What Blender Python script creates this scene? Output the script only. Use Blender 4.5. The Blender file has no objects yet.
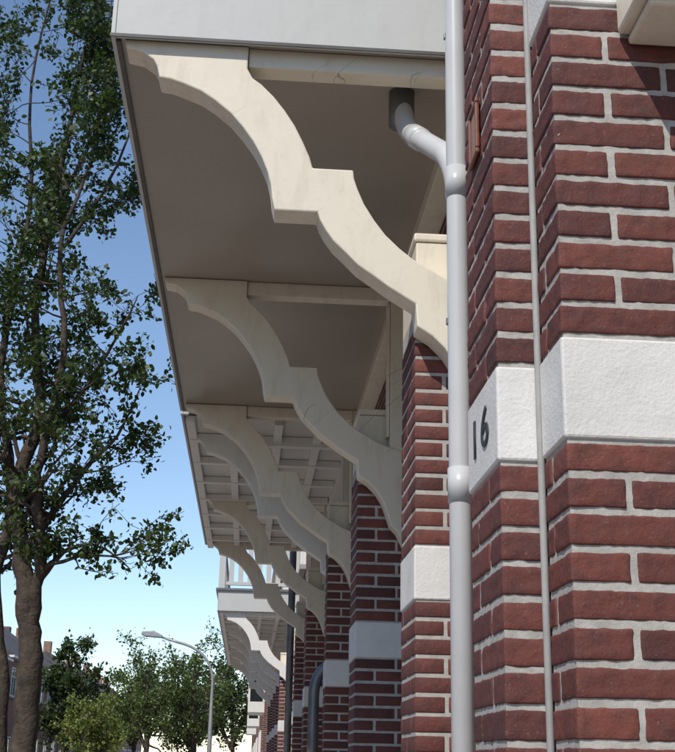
import bpy, math, random
import numpy as np
from mathutils import Vector, Matrix, noise
random.seed(7); np.random.seed(7)
H=1.6
C=bpy.context.scene.collection
sc=bpy.context.scene

# ------------------------------------------------------------------ helpers
def empty(name):
    o=bpy.data.objects.new(name,None); C.objects.link(o); o.empty_display_size=.2; return o
def addmesh(name,verts,faces,mat,parent=None,smooth=False):
    me=bpy.data.meshes.new(name); me.from_pydata([tuple(v) for v in verts],[],faces); me.update()
    if mat: me.materials.append(mat)
    o=bpy.data.objects.new(name,me); C.objects.link(o)
    if parent: o.parent=parent
    if smooth:
        me.polygons.foreach_set('use_smooth',[True]*len(me.polygons))
    return o
def bevel(o,w,seg=2):
    m=o.modifiers.new('bev','BEVEL'); m.width=w; m.segments=seg; m.limit_method='ANGLE'; m.angle_limit=math.radians(40)
def boxgeo(x0,x1,y0,y1,z0,z1,V,F):
    n=len(V)
    V+= [(x0,y0,z0),(x1,y0,z0),(x1,y1,z0),(x0,y1,z0),(x0,y0,z1),(x1,y0,z1),(x1,y1,z1),(x0,y1,z1)]
    F+= [(n,n+3,n+2,n+1),(n+4,n+5,n+6,n+7),(n,n+1,n+5,n+4),(n+1,n+2,n+6,n+5),(n+2,n+3,n+7,n+6),(n+3,n,n+4,n+7)]
def boxes(name,lst,mat,parent=None,bev=0):
    V=[];F=[]
    for b in lst: boxgeo(*b,V,F)
    o=addmesh(name,V,F,mat,parent)
    if bev: bevel(o,bev)
    return o
def box(name,x0,x1,y0,y1,z0,z1,mat,parent=None,bev=0):
    return boxes(name,[(x0,x1,y0,y1,z0,z1)],mat,parent,bev)
def prism(name,prof,y0,y1,mat,parent=None,bev=0):
    n=len(prof); V=[(x,y0,z) for x,z in prof]+[(x,y1,z) for x,z in prof]
    F=[tuple(range(n)),tuple(range(2*n-1,n-1,-1))]
    F+=[(i,i+n,(i+1)%n+n,(i+1)%n) for i in range(n)]
    o=addmesh(name,V,F,mat,parent)
    if bev: bevel(o,bev)
    return o
def tube(name,pts,r,mat,parent=None,sides=20):
    V=[];F=[]; tubegeo(pts,[r]*len(pts) if not isinstance(r,list) else r,V,F,sides,cap=True)
    return addmesh(name,V,F,mat,parent,smooth=True)
def tubegeo(pts,rs,V,F,sides=6,cap=False):
    pts=[Vector(p) for p in pts]; n0=len(V); prev=None
    for i,p in enumerate(pts):
        if i==0: t=pts[1]-pts[0]
        elif i==len(pts)-1: t=pts[-1]-pts[-2]
        else: t=(pts[i+1]-pts[i]).normalized()+(pts[i]-pts[i-1]).normalized()
        t.normalize()
        if prev is None:
            a=t.orthogonal().normalized()
        else:
            a=(prev-t*prev.dot(t)); a.normalize()
        prev=a; b=t.cross(a)
        for k in range(sides):
            an=2*math.pi*k/sides
            V.append(tuple(p+(a*math.cos(an)+b*math.sin(an))*rs[i]))
    for i in range(len(pts)-1):
        for k in range(sides):
            k2=(k+1)%sides
            F.append((n0+i*sides+k,n0+i*sides+k2,n0+(i+1)*sides+k2,n0+(i+1)*sides+k))
    if cap:
        F.append(tuple(n0+k for k in range(sides-1,-1,-1)))
        F.append(tuple(n0+(len(pts)-1)*sides+k for k in range(sides)))

# ------------------------------------------------------------------ materials
def nt(name):
    m=bpy.data.materials.new(name); m.use_nodes=True; t=m.node_tree
    return m,t,t.nodes,t.links,t.nodes['Principled BSDF']
def ramp(N,L,src,c0,c1,p0=.3,p1=.7):
    r=N.new('ShaderNodeValToRGB'); r.color_ramp.elements[0].position=p0; r.color_ramp.elements[1].position=p1
    r.color_ramp.elements[0].color=(*c0,1); r.color_ramp.elements[1].color=(*c1,1); L.new(src,r.inputs[0]); return r.outputs[0]
def noisen(N,L,vec,scale,detail=5,rough=.55):
    n=N.new('ShaderNodeTexNoise'); n.inputs['Scale'].default_value=scale; n.inputs['Detail'].default_value=detail
    n.inputs['Roughness'].default_value=rough; L.new(vec,n.inputs['Vector']); return n.outputs['Fac']
def mixc(N,L,fac,a,b,mode='MIX'):
    m=N.new('ShaderNodeMix'); m.data_type='RGBA'; m.blend_type=mode
    if isinstance(fac,float): m.inputs['Factor'].default_value=fac
    else: L.new(fac,m.inputs['Factor'])
    for k,v in ((6,a),(7,b)):
        if isinstance(v,tuple): m.inputs[k].default_value=(*v,1)
        else: L.new(v,m.inputs[k])
    return m.outputs[2]
def bumpn(N,L,h,strength,dist,bsdf,prev=None):
    b=N.new('ShaderNodeBump'); b.inputs['Strength'].default_value=strength; b.inputs['Distance'].default_value=dist
    L.new(h,b.inputs['Height'])
    if prev: L.new(prev,b.inputs['Normal'])
    L.new(b.outputs[0],bsdf.inputs['Normal']); return b.outputs[0]
def simple(name,c0,c1,scale=6,rough=.6,bs=.2,bd=.002,bscale=60,metal=0):
    m,t,N,L,B=nt(name); tc=N.new('ShaderNodeTexCoord').outputs['Object']
    L.new(ramp(N,L,noisen(N,L,tc,scale),c0,c1),B.inputs['Base Color'])
    B.inputs['Roughness'].default_value=rough; B.inputs['Metallic'].default_value=metal
    bumpn(N,L,noisen(N,L,tc,bscale,3),bs,bd,B)
    return m
def paint(name,base,dirt,crack=.6,rough=.5,streak=.5):
    m,t,N,L,B=nt(name); tc=N.new('ShaderNodeTexCoord').outputs['Object']
    mp=N.new('ShaderNodeMapping'); mp.inputs['Scale'].default_value=(6,6,1.6); L.new(tc,mp.inputs[0])
    st=noisen(N,L,mp.outputs[0],2.2,6,.65)
    c=mixc(N,L,ramp(N,L,st,(0,0,0),(streak,)*3,.5,.8),base,dirt)
    fine=noisen(N,L,tc,45,4,.7)
    c=mixc(N,L,ramp(N,L,fine,(0,0,0),(.35,)*3,.54,.78),c,tuple(v*.75 for v in base))
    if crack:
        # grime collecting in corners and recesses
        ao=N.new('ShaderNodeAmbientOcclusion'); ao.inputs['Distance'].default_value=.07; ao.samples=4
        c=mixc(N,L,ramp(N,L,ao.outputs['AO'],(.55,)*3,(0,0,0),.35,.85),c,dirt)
        mp2=N.new('ShaderNodeMapping'); mp2.inputs['Rotation'].default_value=(0,math.radians(42),0); L.new(tc,mp2.inputs[0])
        mp3=N.new('ShaderNodeMapping'); mp3.inputs['Scale'].default_value=(.5,1,7); L.new(mp2.outputs[0],mp3.inputs[0])
        wv=N.new('ShaderNodeVectorMath'); wv.operation='ADD'; L.new(mp3.outputs[0],wv.inputs[0])
        nn=N.new('ShaderNodeTexNoise'); nn.inputs['Scale'].default_value=16; nn.inputs['Detail'].default_value=4; L.new(tc,nn.inputs['Vector'])
        sc_=N.new('ShaderNodeVectorMath'); sc_.operation='SCALE'; sc_.inputs['Scale'].default_value=.12; L.new(nn.outputs['Color'],sc_.inputs[0]); L.new(sc_.outputs[0],wv.inputs[1])
        vo=N.new('ShaderNodeTexVoronoi'); vo.feature='DISTANCE_TO_EDGE'; vo.inputs['Scale'].default_value=.9; L.new(wv.outputs[0],vo.inputs['Vector'])
        ck=ramp(N,L,vo.outputs['Distance'],(1,1,1),(0,0,0),0,.007)
        gate=ramp(N,L,noisen(N,L,tc,2.3,1),(0,0,0),(crack,)*3,.58,.66)
        ckg=mixc(N,L,1.0,ck,gate,'MULTIPLY')
        c=mixc(N,L,ckg,c,(.20,.17,.13))
    L.new(c,B.inputs['Base Color']); B.inputs['Roughness'].default_value=rough
    b1=bumpn(N,L,fine,.25,.0015,B); 
    b2=bumpn(N,L,noisen(N,L,tc,7,2),.35,.006,B,b1)
    return m
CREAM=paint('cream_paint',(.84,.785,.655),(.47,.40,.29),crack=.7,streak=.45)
CREAM2=paint('white_paint_weathered',(.82,.82,.79),(.55,.54,.50),crack=0,streak=.35)
GREYP=paint('grey_white_paint',(.58,.60,.59),(.45,.45,.43),crack=0,streak=.3)
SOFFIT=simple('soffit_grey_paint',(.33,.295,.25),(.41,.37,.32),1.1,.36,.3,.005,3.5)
SOFFIT2=simple('soffit_light_paint',(.62,.61,.58),(.70,.69,.66),2,.5,.2,.003,8)
DARK=simple('dark_trim',(.07,.07,.07),(.12,.12,.115),5,.5)
PVC=simple('pvc_pipe',(.57,.59,.61),(.65,.67,.69),5,.32,.1,.001,30)
ZINC=simple('zinc',(.16,.17,.18),(.26,.27,.28),8,.45,.2,.001,40,.5)
MORTAR=simple('mortar',(.38,.37,.35),(.54,.53,.50),35,.95,.6,.002,180)
SEAL=simple('grey_sealant',(.34,.34,.335),(.44,.44,.43),20,.7)
ASPH=simple('clinker_road',(.17,.12,.10),(.26,.19,.155),3,.9,.5,.004,90)
PAVE=simple('paving',(.33,.31,.28),(.44,.42,.38),5,.9,.4,.003,60)
GRND=simple('ground_mat',(.10,.12,.06),(.2,.18,.12),.5,.95)
KERB=simple('kerb_stone',(.3,.3,.29),(.42,.41,.4),6,.85)
LINE=simple('road_paint',(.7,.7,.68),(.8,.8,.78),6,.7)
ROOF=simple('roof_tile_mat',(.06,.05,.05),(.13,.10,.09),3,.7,.4,.01,12)
RED=simple('bronze_red_enamel',(.16,.05,.03),(.24,.08,.05),20,.35)
BLACK=simple('black_paint',(.03,.03,.03),(.06,.06,.06),20,.5)
BARK=simple('bark',(.035,.027,.021),(.10,.077,.058),14,.95,1,.012,35)
POLE=simple('galvanised',(.35,.36,.36),(.45,.46,.46),8,.5,.1,.001,20,.4)
def stucco():
    m,t,N,L,B=nt('white_stucco'); tc=N.new('ShaderNodeTexCoord').outputs['Object']
    c=ramp(N,L,noisen(N,L,tc,7,6,.7),(.66,.66,.64),(.79,.79,.77),.25,.6)
    sp=ramp(N,L,noisen(N,L,tc,150,3),(.6,.6,.6),(1,1,1),.25,.38)
    L.new(mixc(N,L,.55,c,sp,'MULTIPLY'),B.inputs['Base Color']); B.inputs['Roughness'].default_value=.8
    b=bumpn(N,L,noisen(N,L,tc,130,3,.6),.6,.0025,B); bumpn(N,L,noisen(N,L,tc,14,2),.4,.006,B,b); return m
STUC=stucco()
def brickmat():
    m,t,N,L,B=nt('red_brick'); tc=N.new('ShaderNodeTexCoord').outputs['Object']
    at=N.new('ShaderNodeAttribute'); at.attribute_name='tone'
    r=N.new('ShaderNodeValToRGB'); e=r.color_ramp.elements
    e[0].position=0; e[0].color=(.092,.030,.027,1); e[1].position=1; e[1].color=(.195,.058,.043,1)
    x=e.new(.5); x.color=(.145,.043,.035,1)
    L.new(at.outputs['Fac'],r.inputs[0])
    c=mixc(N,L,ramp(N,L,noisen(N,L,tc,22,6,.7),(0,0,0),(.75,)*3,.45,.72),r.outputs[0],(.062,.030,.030))
    c=mixc(N,L,ramp(N,L,noisen(N,L,tc,160,3,.6),(0,0,0),(.5,)*3,.6,.76),c,(.26,.18,.16))
    L.new(c,B.inputs['Base Color']); B.inputs['Roughness'].default_value=.75
    b=bumpn(N,L,noisen(N,L,tc,220,4,.7),.6,.0014,B); bumpn(N,L,noisen(N,L,tc,45,4),.8,.004,B,b); return m
BRICK=brickmat()
def brickwall(name,c1,c2,mort):
    m,t,N,L,B=nt(name); tc=N.new('ShaderNodeTexCoord').outputs['Object']
    s=N.new('ShaderNodeSeparateXYZ'); L.new(tc,s.inputs[0])
    a=N.new('ShaderNodeMath'); L.new(s.outputs[0],a.inputs[0]); L.new(s.outputs[1],a.inputs[1])
    z=N.new('ShaderNodeMath'); L.new(s.outputs[2],z.inputs[0]); z.inputs[1].default_value=-.015
    cb=N.new('ShaderNodeCombineXYZ'); L.new(a.outputs[0],cb.inputs[0]); L.new(z.outputs[0],cb.inputs[1])
    br=N.new('ShaderNodeTexBrick'); L.new(cb.outputs[0],br.inputs['Vector'])
    for k,v in (('Scale',1),('Mortar Size',.006),('Mortar Smooth',.2),('Bias',-.1),('Brick Width',.2225),('Row Height',.0625)): br.inputs[k].default_value=v
    br.inputs['Color1'].default_value=(*c1,1); br.inputs['Color2'].default_value=(*c2,1); br.inputs['Mortar'].default_value=(*mort,1)
    c=mixc(N,L,.5,br.outputs[0],ramp(N,L,noisen(N,L,tc,9,6,.7),(.45,.45,.45),(1,1,1)),'MULTIPLY')
    L.new(c,B.inputs['Base Color']); B.inputs['Roughness'].default_value=.85
    inv=N.new('ShaderNodeMath'); inv.operation='SUBTRACT'; inv.inputs[0].default_value=1; L.new(br.outputs['Fac'],inv.inputs[1])
    bumpn(N,L,inv.outputs[0],.8,.006,B); return m
BWALL=brickwall('red_brick_wall',(.10,.035,.032),(.20,.065,.05),(.42,.41,.39))
BWALL2=brickwall('orange_brick_wall',(.26,.11,.065),(.38,.17,.10),(.45,.42,.38))
def glass():
    m,t,N,L,B=nt('window_glass'); B.inputs['Base Color'].default_value=(.02,.025,.03,1); B.inputs['Roughness'].default_value=.04
    tc=N.new('ShaderNodeTexCoord').outputs['Object']; bumpn(N,L,noisen(N,L,tc,1.2,1),.1,.01,B); return m
GLASS=glass()
def leafmat(name,c0,c1,scale=2.5,tl=.35):
    m,t,N,L,B=nt(name); tc=N.new('ShaderNodeTexCoord').outputs['Object']
    at=N.new('ShaderNodeAttribute'); at.attribute_name='tone'
    c=ramp(N,L,at.outputs['Fac'],c0,c1,.1,.9)
    c=mixc(N,L,.6,c,ramp(N,L,noisen(N,L,tc,scale,2),(.5,.5,.5),(1,1,1)),'MULTIPLY')
    L.new(c,B.inputs['Base Color']); B.inputs['Roughness'].default_value=.5
    tr=N.new('ShaderNodeBsdfTranslucent'); L.new(mixc(N,L,1.0,c,(1.0,1.2,.5),'MULTIPLY'),tr.inputs[0])
    mx=N.new('ShaderNodeMixShader'); mx.inputs[0].default_value=tl
    L.new(B.outputs[0],mx.inputs[1]); L.new(tr.outputs[0],mx.inputs[2]); L.new(mx.outputs[0],N['Material Output'].inputs[0]); return m
LEAF=leafmat('leaf_green',(.035,.07,.018),(.095,.15,.035))
LEAFD=leafmat('leaf_dark',(.04,.07,.02),(.085,.13,.035),.6)
LEAFY=leafmat('leaf_yellow_green',(.20,.25,.06),(.34,.38,.10),.6)
LEAFM=leafmat('leaf_mid',(.10,.15,.04),(.21,.27,.08),.4)

# ------------------------------------------------------------------ bricks
ZB=H+.540; P=.0625; J=.0128
def roundbrick(x0,x1,y0,y1,z0,z1,V,F,T,step,r,tone,amp):
    cx,cy,cz=(x0+x1)/2,(y0+y1)/2,(z0+z1)/2; hx,hy,hz=(x1-x0)/2,(y1-y0)/2,(z1-z0)/2
    def axis(h):
        n=max(2,int(round(2*(h-r)/step)))
        a=[-h]+[-(h-r)+2*(h-r)*i/n for i in range(n+1)]+[h]; return a
    A=axis(hx);Bx=axis(hy);D=axis(hz); idx={}
    def vid(i,j,k):
        key=(i,j,k)
        if key in idx: return idx[key]
        p=[A[i],Bx[j],D[k]]; h=(hx,hy,hz)
        q=[max(-(h[m]-r),min(h[m]-r,p[m])) for m in range(3)]
        d=[p[m]-q[m] for m in range(3)]; l=math.sqrt(sum(t*t for t in d)) or 1
        w=(cx+q[0],cy+q[1],cz+q[2])
        n1=noise.noise(Vector(w)*42)*amp+noise.noise(Vector(w)*140+Vector((5,1,2)))*amp*.7
        n1-= max(0,noise.noise(Vector(w)*60+Vector((tone*30,0,0)))-.36)*amp*2.5
        rr=r+n1
        idx[key]=len(V); V.append((w[0]+d[0]/l*rr,w[1]+d[1]/l*rr,w[2]+d[2]/l*rr)); T.append(tone); return idx[key]
    nx,ny,nz=len(A)-1,len(Bx)-1,len(D)-1
    for i in range(nx):
        for j in range(ny):
            F.append((vid(i,j,0),vid(i,j+1,0),vid(i+1,j+1,0),vid(i+1,j,0)))
            F.append((vid(i,j,nz),vid(i+1,j,nz),vid(i+1,j+1,nz),vid(i,j+1,nz)))
    for i in range(nx):
        for k in range(nz):
            F.append((vid(i,0,k),vid(i+1,0,k),vid(i+1,0,k+1),vid(i,0,k+1)))
            F.append((vid(i,ny,k),vid(i,ny,k+1),vid(i+1,ny,k+1),vid(i+1,ny,k)))
    for j in range(ny):
        for k in range(nz):
            F.append((vid(0,j,k),vid(0,j,k+1),vid(0,j+1,k+1),vid(0,j+1,k)))
            F.append((vid(nx,j,k),vid(nx,j+1,k),vid(nx,j+1,k+1),vid(nx,j,k+1)))
def brick_pier(name,x0,x1,y0,y1,ztop,parent=None,fine=False,bands=(0,),capital=False):
    root=empty(name)
    if parent: root.parent=parent
    V=[];F=[];T=[]
    k0=math.ceil((0-ZB)/P); k1=int((ztop-ZB)/P+1e-6)
    bandk=set()
    for b in bands:
        for q in range(3): bandk.add(b+q)
    Lb,Wb=.211,.100
    def put(a):
        tone=min(1,max(0,random.gauss(.5,.24)))
        a=[v+random.uniform(-.0014,.0014) for v in a]
        lo= fine and (ZB+(-12)*P<a[4]<ZB+18*P)
        if fine and lo: roundbrick(*a,V,F,T,.009,.003,tone,.0018)
        else: roundbrick(*a,V,F,T,.08 if not fine else .06,.004,tone,.0006)
    for k in range(k0,k1):
        if k in bandk: continue
        z0=ZB+k*P+J/2; z1=ZB+(k+1)*P-J/2
        if k%2==0:
            fx=x0+Wb+J
            e=min(y1,y0+Lb)
            put([x0,x0+Wb,y0,e,z0,z1]); sy=e+J
        else:
            e=min(x1,x0+Lb)
            put([x0,e,y0,y0+Wb,z0,z1]); fx=e+J; sy=y0+Wb+J
        x=fx
        while x<x1-.02:
            e=min(x1,x+Lb); put([x,e,y0,y0+Wb,z0,z1]); x=e+J
        y=sy
        while y<y1-.02:
            e=min(y1,y+Lb); put([x0,x0+Wb,y,e,z0,z1]); y=e+J
    o=addmesh('bricks',V,F,BRICK,root,smooth=True)
    at=o.data.attributes.new('tone','FLOAT','POINT'); at.data.foreach_set('value',T)
    d=.0032
    box('mortar',x0+d,x1-.001,y0+d,y1-d,0,ztop,MORTAR,root)
    for n,b in enumerate(sorted(bands)):
        zb0=ZB+b*P
        if zb0+3*P<=ztop+.01:
            box('white_band',x0-.003,x1+.002,y0-.003,y1+.001,zb0+.002,zb0+3*P-.002,STUC,root,.005)
    if capital:
        box('capital',x0+.004,x1,y0-.006,y1+.006,ztop,ztop+.27,CREAM,root,.006)
        box('capital_moulding',x0-.004,x1,y0-.014,y1+.014,ztop+.271,ztop+.305,CREAM,root,.008)
    return root

# ------------------------------------------------------------------ near piers
brick_pier('brick_pier',.525,1.35,1.95,2.108,H+2.6,fine=True,bands=(0,14))
brick_pier('brick_pier',.4455,1.3,2.128,2.43,H+5.4,fine=True,bands=(0,))
tube('expansion_joint_bead',[(.5225,2.1185,0.1),(.5218,2.1185,H+.4),(.5225,2.1185,H+2.2),(.5225,2.1185,H+5.2)],.0070,SEAL,sides=14)
sc_=empty('stone_window_console')
box('block',.655,1.3,1.78,1.944,H+1.345,H+1.60,CREAM,sc_,.008)
box('lower_moulding',.675,1.3,1.81,1.944,H+1.325,H+1.343,CREAM,sc_,.006)
rp=empty('house_number_plaque')
x=.4455; dz=.045; a0,a1=2.245,2.335
boxes('frame',[(x-.011,x-.002,a0,a1,1.20+dz+H,1.212+dz+H),(x-.011,x-.002,a0,a1,1.322+dz+H,1.334+dz+H),(x-.011,x-.002,a0,a0+.012,1.2125+dz+H,1.3215+dz+H),(x-.011,x-.002,a1-.012,a1,1.2125+dz+H,1.3215+dz+H)],RED,rp,.003)
box('plate',x-.006,x-.001,a0+.0125,a1-.0125,1.2125+dz+H,1.3215+dz+H,simple('plate_enamel',(.26,.16,.11),(.35,.22,.16),20,.35),rp)
def numtext(txt,size,y,z,par):
    cu=bpy.data.curves.new('digit','FONT'); cu.body=txt; cu.size=size; cu.extrude=.0012; cu.space_character=1.25; cu.materials.append(BLACK)
    o=bpy.data.objects.new('digit',cu); C.objects.link(o)
    o.matrix_world=Matrix(((0,0,-1,x-.0050),(-1.45,0,0,y),(0,1,0,z),(0,0,0,1)))
    if par: o.parent=par
pn=empty('painted_house_number'); numtext('16',.115,2.385,H+.598,pn)

# ------------------------------------------------------------------ brackets + canopies
LOW=[(-.56,2.56),(-.50,2.548),(-.455,2.515),(-.441,2.49),(-.428,2.441),(-.385,2.436),(-.331,2.417),(-.27,2.392),(-.216,2.356),(-.155,2.305),(-.107,2.249),(-.065,2.19),(-.032,2.129),(-.008,2.07),(.005,2.02),(.012,1.965),(.023,1.917),
(.18,1.917),(.19,1.885),(.212,1.845),(.24,1.805),(.281,1.765),(.33,1.715),(.391,1.673),(.44,1.637),(.481,1.611),(.54,1.575),(.546,1.489),(.60,1.455),(.645,1.41),(.68,1.355),(.70,1.30),(.725,1.225),(.76,1.19),(.79,1.13),(.81,1.07),(.83,1.05)]
UP=[(.83,1.62),(.70,1.66),(.64,1.685),(.59,1.715),(.53,1.75),(.481,1.79),(.43,1.84),(.388,1.897),(.35,1.96),(.325,2.02),(.312,2.06),(.308,2.096),(.157,2.096),(.145,2.14),(.117,2.205),(.085,2.27),(.046,2.331),(.003,2.387),(-.045,2.436),(-.08,2.462),(-.10,2.50),(-.10,2.597),(-.57,2.597)]
PROF=[(a,b+H) for a,b in LOW+UP]
ZS=H+2.6; WX=.83
def bracket(par,y,mat,th=.115,name='bracket'):
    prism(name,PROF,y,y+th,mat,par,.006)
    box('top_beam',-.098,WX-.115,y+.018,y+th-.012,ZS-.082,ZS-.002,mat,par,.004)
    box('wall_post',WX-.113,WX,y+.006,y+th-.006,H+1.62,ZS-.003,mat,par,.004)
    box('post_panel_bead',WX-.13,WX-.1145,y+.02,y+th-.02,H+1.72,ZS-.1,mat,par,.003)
def canopy(name,y0,y1,bys,mats,soff,h=.42,xo=-.600,coffer=False):
    r=empty(name)
    box('soffit',xo,WX+.02,y0,y1,ZS,ZS+.03,soff,r)
    box('outer_fascia',xo-.018,xo-.001,y0-.022,y1,ZS-.012,ZS+h,GREYP,r,.003)
    box('edge_trim',xo+.0005,xo+.016,y0+.012,y1-.01,ZS-.014,ZS-.001,DARK,r)
    box('end_fascia',xo,WX+.02,y0-.022,y0-.001,ZS-.010,ZS+h,GREYP,r,.003)
    box('end_drip_strip',xo-.02,WX+.02,y0-.028,y0-.0225,ZS-.016,ZS-.003,DARK,r)
    box('far_fascia',xo,WX+.02,y1+.001,y1+.02,ZS-.01,ZS+h,GREYP,r,.003)
    box('deck',xo-.06,WX+.02,y0-.06,y1+.03,ZS+h+.001,ZS+h+.04,ZINC,r)
    box('wall_plate',WX-.09,WX+.02,y0+.01,y1-.01,ZS-.085,ZS-.001,mats[0],r,.004)
    for i,b in enumerate(bys): bracket(r,b,mats[min(i,len(mats)-1)])
    if coffer:
        L=[]
        for xx in (-.58,-.25,.12,.45):
            L.append((xx,xx+.07,y0+.02,y1-.02,ZS-.055,ZS-.002))
        boxes('coffer_rails',L,CREAM2,r,.003)
        L=[];y=y0+.55
        while y<y1-.3:
            L.append((-.575,WX-.1,y,y+.07,ZS-.063,ZS-.004)); y+=.78
        boxes('coffer_cross_rails',L,CREAM2,r,.003)
    return r
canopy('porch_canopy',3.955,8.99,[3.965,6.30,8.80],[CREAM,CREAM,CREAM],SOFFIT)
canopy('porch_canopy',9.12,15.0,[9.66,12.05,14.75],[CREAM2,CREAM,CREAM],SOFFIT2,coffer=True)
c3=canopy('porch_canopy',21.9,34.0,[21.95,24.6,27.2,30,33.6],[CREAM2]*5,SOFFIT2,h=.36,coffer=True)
def balustrade(par,y0,y1,xo):
    zb=ZS+.42; L=[]
    L.append((xo,.8,y0,y0+.07,zb+.86,zb+.94)); L.append((xo,.8,y0,y0+.07,zb+.05,zb+.11))
    L.append((xo,xo+.07,y0+.072,y1,zb+.86,zb+.94)); L.append((xo,xo+.07,y0+.072,y1,zb+.05,zb+.11))
    xx=xo+.16
    while xx<.78: L.append((xx,xx+.09,y0+.02,y0+.05,zb+.112,zb+.858)); xx+=.17
    yy=y0+.2
    while yy<y1-.1: L.append((xo+.02,xo+.05,yy,yy+.09,zb+.112,zb+.858)); yy+=.17
    boxes('balusters',L,GREYP,par)
    boxes('newels',[(xo-.02,xo+.10,y0-.02,y0+.10,zb-.015,zb+1.02),(xo-.02,xo+.10,y1+.002,y1+.12,zb-.015,zb+1.02)],GREYP,par,.006)
bl=empty('balcony_balustrade'); balustrade(bl,21.95,33.8,-.60)

for y in (4.085,6.435,8.93,12.19,14.885,18.2,22.1,24.75,27.35,30.15,33.75):
    brick_pier('brick_pier',.553,.845,y,y+.38 if y!=8.93 else y+.24,H+1.60,capital=True)

# ------------------------------------------------------------------ pipes
def arc(p0,p1,p2,n=8):
    out=[]
    for i in range(n+1):
        t=i/n; out.append(Vector(p0)*(1-t)**2+Vector(p1)*2*t*(1-t)+Vector(p2)*t*t)
    return out
dp=empty('pvc_downpipe')
px_,py_=.647,3.70
tube('vertical_pipe',[(px_,py_,0.05),(px_,py_,H+1.2),(px_,py_,H+3.0),(px_,py_,H+5.3)],.036,PVC,dp,28)
for z in (1.93,.86,2.95): tube('sleeve',[(px_,py_,H+z-.06),(px_,py_,H+z+.05)],.0405,PVC,dp,28)
a=arc((.52,4.24,ZS+.02),(.52,4.24,ZS-.17),(.55,4.10,ZS-.27),6); b=arc((.625,3.80,H+2.09),(px_,py_+.02,H+2.0),(px_,py_,H+1.90),6)
tube('branch_pipe',a+b,.040,PVC,dp,28)
tube('outlet_grate',[(.52,4.24,ZS-.15),(.52,4.24,ZS+.01)],.052,ZINC,dp)
m_=a[-1]; tube('branch_sleeve',[m_,m_+(b[0]-m_)*.25],.045,PVC,dp,28)
boxes('clips',[(px_-.041,px_+.19,py_-.008,py_+.008,H+z,H+z+.025) for z in (-.4,1.4,2.5)],ZINC,dp,.003)
zp=empty('zinc_downpipe')
tube('pipe',[(.50,9.45,.05),(.50,9.45,H+.4)]+arc((.50,9.45,H+.5),(.50,9.45,H+.66),(.6,9.45,H+.72),6)+[Vector((.84,9.45,H+.75))],.042,ZINC,zp)
zp=empty('zinc_downpipe')
tube('pipe',[(.50,15.3,.05),(.50,15.3,H+5.3)],.045,ZINC,zp)

# ------------------------------------------------------------------ buildings
def house(name,y0,y1,xf,xb,sgn,eave,ridge,wall,bays,frame=CREAM2):
    r=empty(name)
    x0,x1=(xf,xb) if sgn>0 else (xb,xf)
    box('walls',x0,x1,y0+.002,y1-.002,0,eave,wall,r)
    ov=.25; xm=(x0+x1)/2
    V=[(x0-ov,y0,eave+.01),(x1+ov,y0,eave+.01),(xm,y0,ridge),(x0-ov,y1-.004,eave+.01),(x1+ov,y1-.004,eave+.01),(xm,y1-.004,ridge)]
    addmesh('roof',V,[(0,1,2),(5,4,3),(0,2,5,3),(2,1,4,5),(0,3,4,1)],ROOF,r)
    f=xf
    def fb(d0,d1):
        a,b=f-sgn*d1,f-sgn*d0; return (min(a,b),max(a,b))
    g0,g1=fb(.001,.012); GL=[];FR=[];SI=[]
    for (ya,yb,za,zb) in bays:
        GL.append((g0,g1,ya,yb,za,zb)); p0,p1=fb(.001,.055); w=.07
        FR+= [(p0,p1,ya-w,ya,za-w,zb+w),(p0,p1,yb,yb+w,za-w,zb+w),(p0,p1,ya+.001,yb-.001,zb,zb+w),(p0,p1,ya+.001,yb-.001,za-w,za)]
        q0,q1=fb(.013,.04); FR.append((q0,q1,(ya+yb)/2-.025,(ya+yb)/2+.025,za+.001,zb-.001)); FR.append((q0,q1,ya+.001,(ya+yb)/2-.026,za+(zb-za)*.68,za+(zb-za)*.68+.05)); FR.append((q0,q1,(ya+yb)/2+.026,yb-.001,za+(zb-za)*.68,za+(zb-za)*.68+.05))
        s0,s1=fb(.001,.10); SI.append((s0,s1,ya-.12,yb+.12,za-w-.08,za-w-.002))
    boxes('windows',GL,GLASS,r); boxes('window_frames',FR,frame,r,.004); boxes('sills',SI,KERB,r,.004)
    c0,c1=fb(.001,.28); box('gutter',c0,c1,y0+.01,y1-.01,eave-.12,eave+.0,frame,r,.01)
    box('chimney',xm-.3,xm+.3,y0+.5,y0+1.2,ridge-.5,ridge+.8,wall,r)
    return r
def bays_for(y0,y1,w=1.1,eave=6.6):
    n=max(1,int((y1-y0)//2.4)); out=[]; s=(y1-y0)/n
    for i in range(n):
        c=y0+s*(i+.5)
        out.append((c-w/2,c+w/2,1.0 if i%2 else .25,2.6)); out.append((c-w/2,c+w/2,4.75 if eave>6.5 else 3.9,min(eave-.35,6.1)))
    return out
house('brick_house',2.44,9.06,.85,9,1,7.1,10.2,BWALL,bays_for(4.4,8.9))
house('brick_house',9.06,15.2,.85,9,1,7.1,10.2,BWALL,bays_for(9.5,15))
house('brick_house',15.2,21.8,.85,9,1,7.1,10.2,BWALL,bays_for(15.3,21.6))
house('brick_house',21.8,34.2,.85,9,1,7.1,10.2,BWALL,bays_for(22.4,34))
house('brick_house',-12,1.94,1.36,9,1,7.1,10.2,BWALL,bays_for(-11,1.5))
y=34.2; i=0
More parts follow.
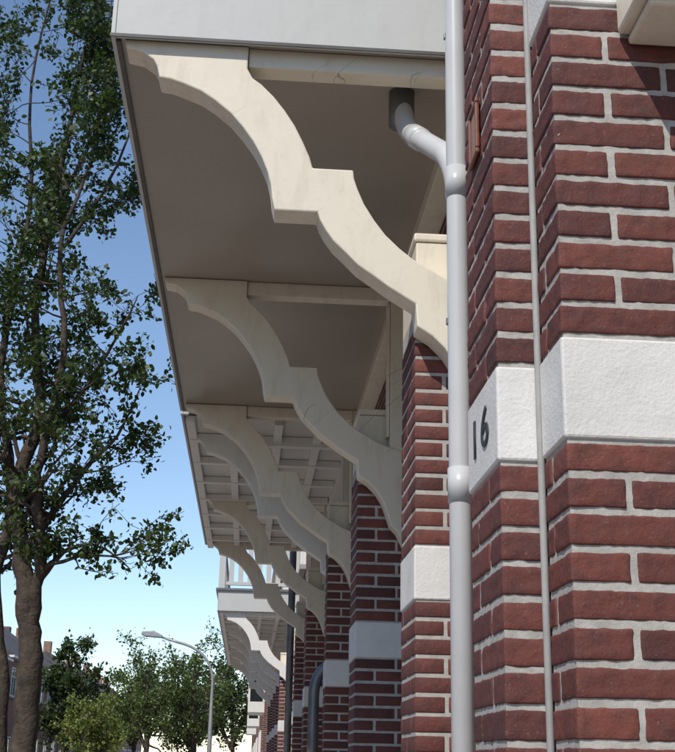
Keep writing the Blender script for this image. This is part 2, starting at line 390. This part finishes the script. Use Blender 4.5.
while y<120:
    w=random.uniform(6,8); house('brick_house',y,y+w,.85-(.35 if i%2 else 0),9,1,6.6+random.uniform(0,.8),9.8,BWALL if i%3 else BWALL2,bays_for(y+.2,y+w-.2))
    if i in (0,2,4):
        cb=empty('bay_window'); yb=y+2
        box('bay_box',.0,.49,yb,yb+2.4,3.0,3.3,CREAM2,cb,.01); box('bay_glass',.05,.49,yb+.05,yb+2.35,3.302,4.8,GLASS,cb)
        boxes('bay_posts',[(.0,.06,yb,yb+.08,3.3,4.85),(.0,.06,yb+1.16,yb+1.24,3.3,4.85),(.0,.06,yb+2.32,yb+2.4,3.3,4.85),(.43,.49,yb-.01,yb+.045,3.3,4.85)],CREAM2,cb); box('bay_roof',-.06,.49,yb-.05,yb+2.45,4.85,5.0,CREAM2,cb,.01)
    y+=w; i+=1
y=-14; i=0
while y<150:
    w=random.choice((5.6,6.2,6.8)); e=6.5+random.uniform(-.3,.5)
    house('brick_house',y,y+w,-12.5,-21,-1,e,e+3.0+random.uniform(-.3,.6),BWALL2 if i%4 else BWALL,bays_for(y+.2,y+w-.2,1.3,e))
    y+=w; i+=1

# ------------------------------------------------------------------ ground
box('ground',-600,600,-300,900,-.25,-.13,GRND)
box('road',-9.4,-2.6,-60,300,-.128,-.112,ASPH)
box('pavement',-2.44,1.36,-60,300,-.128,0.0,PAVE)
box('pavement',-12.5,-9.56,-60,300,-.128,0.0,PAVE)
box('kerb',-2.598,-2.442,-60,300,-.127,.004,KERB,bev=.01)
box('kerb',-9.558,-9.402,-60,300,-.127,.004,KERB,bev=.01)
boxes('road_marking',[(-6.06,-5.94,yy,yy+2,-.111,-.107) for yy in range(-50,200,5)],LINE)

# ------------------------------------------------------------------ trees
def leaves_mesh(name,cs,size,mat,par):
    n=len(cs); cs=np.array(cs)
    d=np.random.normal(size=(n,3)); d[:,2]-=.25; d/=np.linalg.norm(d,axis=1)[:,None]
    e=np.random.normal(size=(n,3)); e-= (e*d).sum(1)[:,None]*d; e/=np.linalg.norm(e,axis=1)[:,None]
    nn=np.cross(d,e)
    l=size*np.random.uniform(.5,1.25,n)[:,None]; w=l*.33
    v=np.empty((n,6,3)); v[:,0]=cs; v[:,1]=cs+d*l*.35+e*w+nn*l*.06; v[:,2]=cs+d*l*.75+e*w*.7+nn*l*.05; v[:,3]=cs+d*l-nn*l*.08; v[:,4]=cs+d*l*.75-e*w*.7+nn*l*.05; v[:,5]=cs+d*l*.35-e*w+nn*l*.06
    me=bpy.data.meshes.new(name); me.vertices.add(n*6); me.vertices.foreach_set('co',v.reshape(-1))
    me.loops.add(n*6); me.loops.foreach_set('vertex_index',np.arange(n*6)); me.polygons.add(n)
    me.polygons.foreach_set('loop_start',np.arange(n)*6); me.update(calc_edges=True); me.validate()
    at=me.attributes.new('tone','FLOAT','POINT'); at.data.foreach_set('value',np.repeat(np.random.uniform(0,1,n),6))
    me.materials.append(mat); o=bpy.data.objects.new(name,me); C.objects.link(o); o.parent=par; return o
def rnd(): return Vector((random.gauss(0,1),random.gauss(0,1),random.gauss(0,1)))
def grow(p,d,L,r,depth,V,F,LV,spec):
    n=max(3,int(L/spec['seg'])); pts=[p.copy()]; d=d.normalized(); q=p.copy(); dirs=[]
    for i in range(n):
        d=(d+rnd()*spec['wob']+Vector((0,0,spec['up']))*(1 if depth>0 else .2)).normalized(); q=q+d*(L/n); pts.append(q.copy()); dirs.append(d.copy())
    rs=[max(r*(1-.75*i/n),spec['rmin']) for i in range(n+1)]
    tubegeo(pts,rs,V,F,5 if depth<2 else 7)
    if depth==0:
        for _ in range(spec['leaves']):
            t=random.uniform(.1,1.05)*n; i=min(n-1,int(t)); LV.append(tuple(pts[i].lerp(pts[i+1],t-i)+rnd()*spec['spread']))
        return
    k=spec['kids'][depth-1]
    for j in range(k):
        t=(.2+.8*(j+random.random())/k)*n; i=min(n-1,int(t)); c=pts[i].lerp(pts[i+1],min(1,t-i))
        dd=(dirs[i]*.75+rnd()*.55).normalized()
        grow(c,dd,L*random.uniform(.34,.58),max(rs[i]*.5,spec['rmin']),depth-1,V,F,LV,spec)
def tree(name,leaders,spec,leafsize,mat,every,l0,zmin,bias=None,top=1.0):
    r=empty(name); V=[];F=[];LV=[]
    for path,rad in leaders:
        pts=[Vector(p) for p in path]; fine=[]; rr=[]
        m=6
        for i in range(len(pts)-1):
            p0=pts[max(0,i-1)];p1=pts[i];p2=pts[i+1];p3=pts[min(len(pts)-1,i+2)]
            for s in range(m):
                t=s/m; q=.5*((2*p1)+(p2-p0)*t+(2*p0-5*p1+4*p2-p3)*t*t+(-p0+3*p1-3*p2+p3)*t**3)
                if len(fine)>2: q=q+rnd()*min(rad[i]*.22,.012)
                fine.append(q); rr.append(rad[i]*(1-t)+rad[i+1]*t)
        fine.append(pts[-1]); rr.append(rad[-1])
        tubegeo(fine,[x*random.uniform(.94,1.06) for x in rr],V,F,12)
        acc=0
        for i in range(1,len(fine)):
            acc+=(fine[i]-fine[i-1]).length
            while acc>every:
                acc-=every
                if fine[i].z<zmin: continue
                az=random.uniform(0,2*math.pi); el=random.uniform(-.1,.75)
                d=Vector((math.cos(az)*math.cos(el),math.sin(az)*math.cos(el),math.sin(el)))
                if bias: d=(d+Vector(bias)*random.random()).normalized()
                f=1-.45*(fine[i].z/max(p.z for p in fine))*top
                grow(fine[i],d,l0*random.uniform(.5,1.2)*f,rr[i]*.4,len(spec['kids']),V,F,LV,spec)
    addmesh('trunk_and_limbs',V,F,BARK,r,smooth=True)
    leaves_mesh('leaves',LV,leafsize,mat,r)
    return len(LV)
sp=dict(seg=.09,wob=.22,up=.06,rmin=.0022,leaves=9,spread=.024,kids=(4,5))
ty=9.0
lead=[
 ([(-1.60,ty,0),(-1.57,ty,H-.1),(-1.59,ty,H+.7),(-1.66,ty,H+1.15),(-1.80,ty+.05,H+1.9),(-1.70,ty+.1,H+2.6),(-1.83,ty+.1,H+3.4),(-1.75,ty+.1,H+4.6),(-1.62,ty,H+5.8),(-1.5,ty,H+7.0)],[.11,.095,.085,.075,.055,.043,.034,.024,.015,.007]),
 ([(-1.61,ty,H+.85),(-1.55,ty-.1,H+1.3),(-1.62,ty-.2,H+2.0),(-1.50,ty-.3,H+2.9),(-1.6,ty-.3,H+3.8),(-1.42,ty-.2,H+4.8),(-1.4,ty-.2,H+6.2)],[.05,.044,.035,.025,.018,.011,.005]),
 ([(-1.72,ty+.1,0),(-1.78,ty+.12,H+.3),(-1.93,ty+.2,H+1.2),(-1.88,ty+.2,H+1.9),(-2.1,ty+.3,H+3.0),(-2.0,ty+.3,H+4.4),(-2.1,ty+.3,H+5.6),(-1.95,ty+.3,H+7)],[.07,.065,.05,.04,.03,.018,.011,.006]),
 ([(-1.60,ty,H+1.2),(-1.40,ty-.1,H+1.45),(-1.15,ty-.1,H+1.5),(-.9,ty-.15,H+1.33)],[.03,.018,.01,.004]),
 ([(-1.66,ty,H+1.5),(-1.35,ty+.1,H+2.1),(-1.1,ty+.1,H+2.4),(-.95,ty+.1,H+2.8)],[.03,.02,.012,.004]),
 ([(-1.52,ty-.2,H+2.4),(-1.25,ty-.1,H+2.9),(-1.0,ty-.1,H+3.5)],[.022,.014,.004]),
 ([(-1.60,ty-.1,H+3.9),(-1.3,ty-.1,H+4.5),(-1.08,ty-.1,H+5.3)],[.018,.012,.004]),
 ([(-1.72,ty+.1,H+4.4),(-1.5,ty+.2,H+5.1),(-1.3,ty+.1,H+6.0)],[.018,.012,.004]),
]
nleaf=tree('street_tree',lead,sp,.046,LEAF,.15,.86,H+1.3,top=.8)
def fartree(name,x,y,h,cr,mat,ls,leaves=14,every=None):
    s=dict(seg=cr*.12,wob=.2,up=.08,rmin=.012,leaves=leaves,spread=cr*.07,kids=(4,4))
    L=[([(x,y,0),(x+.1,y,h*.3),(x-.1,y,h*.6),(x,y,h*.88)],[h*.022,h*.018,h*.012,.02]),([(x+.05,y,h*.3),(x+cr*.25,y-.2,h*.5),(x+cr*.4,y-.3,h*.72)],[h*.013,h*.01,.02]),([(x,y,h*.28),(x-cr*.3,y+.2,h*.5),(x-cr*.45,y+.3,h*.68)],[h*.013,h*.01,.02])]
    tree(name,L,s,ls,mat,every or h*.045,cr*.95,h*.3,top=.8)
fartree('street_tree',-8.1,56,7.2,1.8,LEAFD,.18,12)
fartree('street_tree',-6.3,52,4.1,1.5,LEAFY,.12)
fartree('street_tree',-5.6,70,8.2,2.5,LEAFM,.17,9)
fartree('street_tree',-3.1,72,9.0,2.3,LEAFM,.17,9)
fartree('street_tree',-1.0,84,8.6,2.8,LEAFD,.22,12)
fartree('street_tree',-8.5,95,8.5,3.4,LEAFM,.26,12)
fartree('street_tree',-4.5,100,9,3.8,LEAFD,.28,12)

# ------------------------------------------------------------------ street lamp
sl=empty('street_lamp'); lx,ly=-1.34,46
tube('pole',[(lx,ly,0),(lx,ly,2.5),(lx,ly,H+2.4)]+arc((lx,ly,H+2.9),(lx-.1,ly,H+4.0),(lx-1.4,ly,H+4.25),8)+[Vector((lx-2.0,ly,H+4.42))],[.09,.085,.06]+[.05]*9+[.04],POLE,sl,12)
prism('lamp_head',[(lx-2.75,H+4.50),(lx-2.7,H+4.62),(lx-2.3,H+4.64),(lx-1.95,H+4.48),(lx-1.95,H+4.38),(lx-2.6,H+4.42)],ly-.14,ly+.14,POLE,sl,.03)

# ------------------------------------------------------------------ light
el=48; az=209
w=bpy.data.worlds.new('World'); sc.world=w; w.use_nodes=True; n=w.node_tree
sky=n.nodes.new('ShaderNodeTexSky'); sky.sky_type='NISHITA'; sky.sun_disc=False
sky.sun_elevation=math.radians(el); sky.sun_rotation=math.radians(az); sky.air_density=1.0; sky.dust_density=0.0; sky.ozone_density=2.2
bg=n.nodes['Background']; n.links.new(sky.outputs[0],bg.inputs[0]); bg.inputs[1].default_value=.165
sd=bpy.data.lights.new('sun','SUN'); sd.energy=3.5; sd.angle=math.radians(.5); sd.color=(1,.92,.81)
so=bpy.data.objects.new('sun',sd); C.objects.link(so)
v=Vector((math.sin(math.radians(az))*math.cos(math.radians(el)),math.cos(math.radians(az))*math.cos(math.radians(el)),math.sin(math.radians(el))))
so.rotation_euler=v.to_track_quat('Z','Y').to_euler()

# ------------------------------------------------------------------ camera
psi,th,ro=math.radians(3.82),math.radians(18),math.radians(1.2)
Fw=Vector((math.sin(psi)*math.cos(th),math.cos(psi)*math.cos(th),math.sin(th)))
R=Vector((math.cos(psi),-math.sin(psi),0)); U=R.cross(Fw)
R2=R*math.cos(ro)+U*math.sin(ro); U2=-R*math.sin(ro)+U*math.cos(ro)
cd=bpy.data.cameras.new('camera'); cam=bpy.data.objects.new('camera',cd); C.objects.link(cam)
cam.matrix_world=Matrix(((R2.x,U2.x,-Fw.x,0),(R2.y,U2.y,-Fw.y,0),(R2.z,U2.z,-Fw.z,H),(0,0,0,1)))
cd.sensor_fit='HORIZONTAL'; cd.sensor_width=36; cd.lens=63.8; cd.clip_start=.05; cd.clip_end=3000
sc.camera=cam
sc.view_settings.view_transform='Standard'; sc.view_settings.look='None'; sc.view_settings.exposure=0
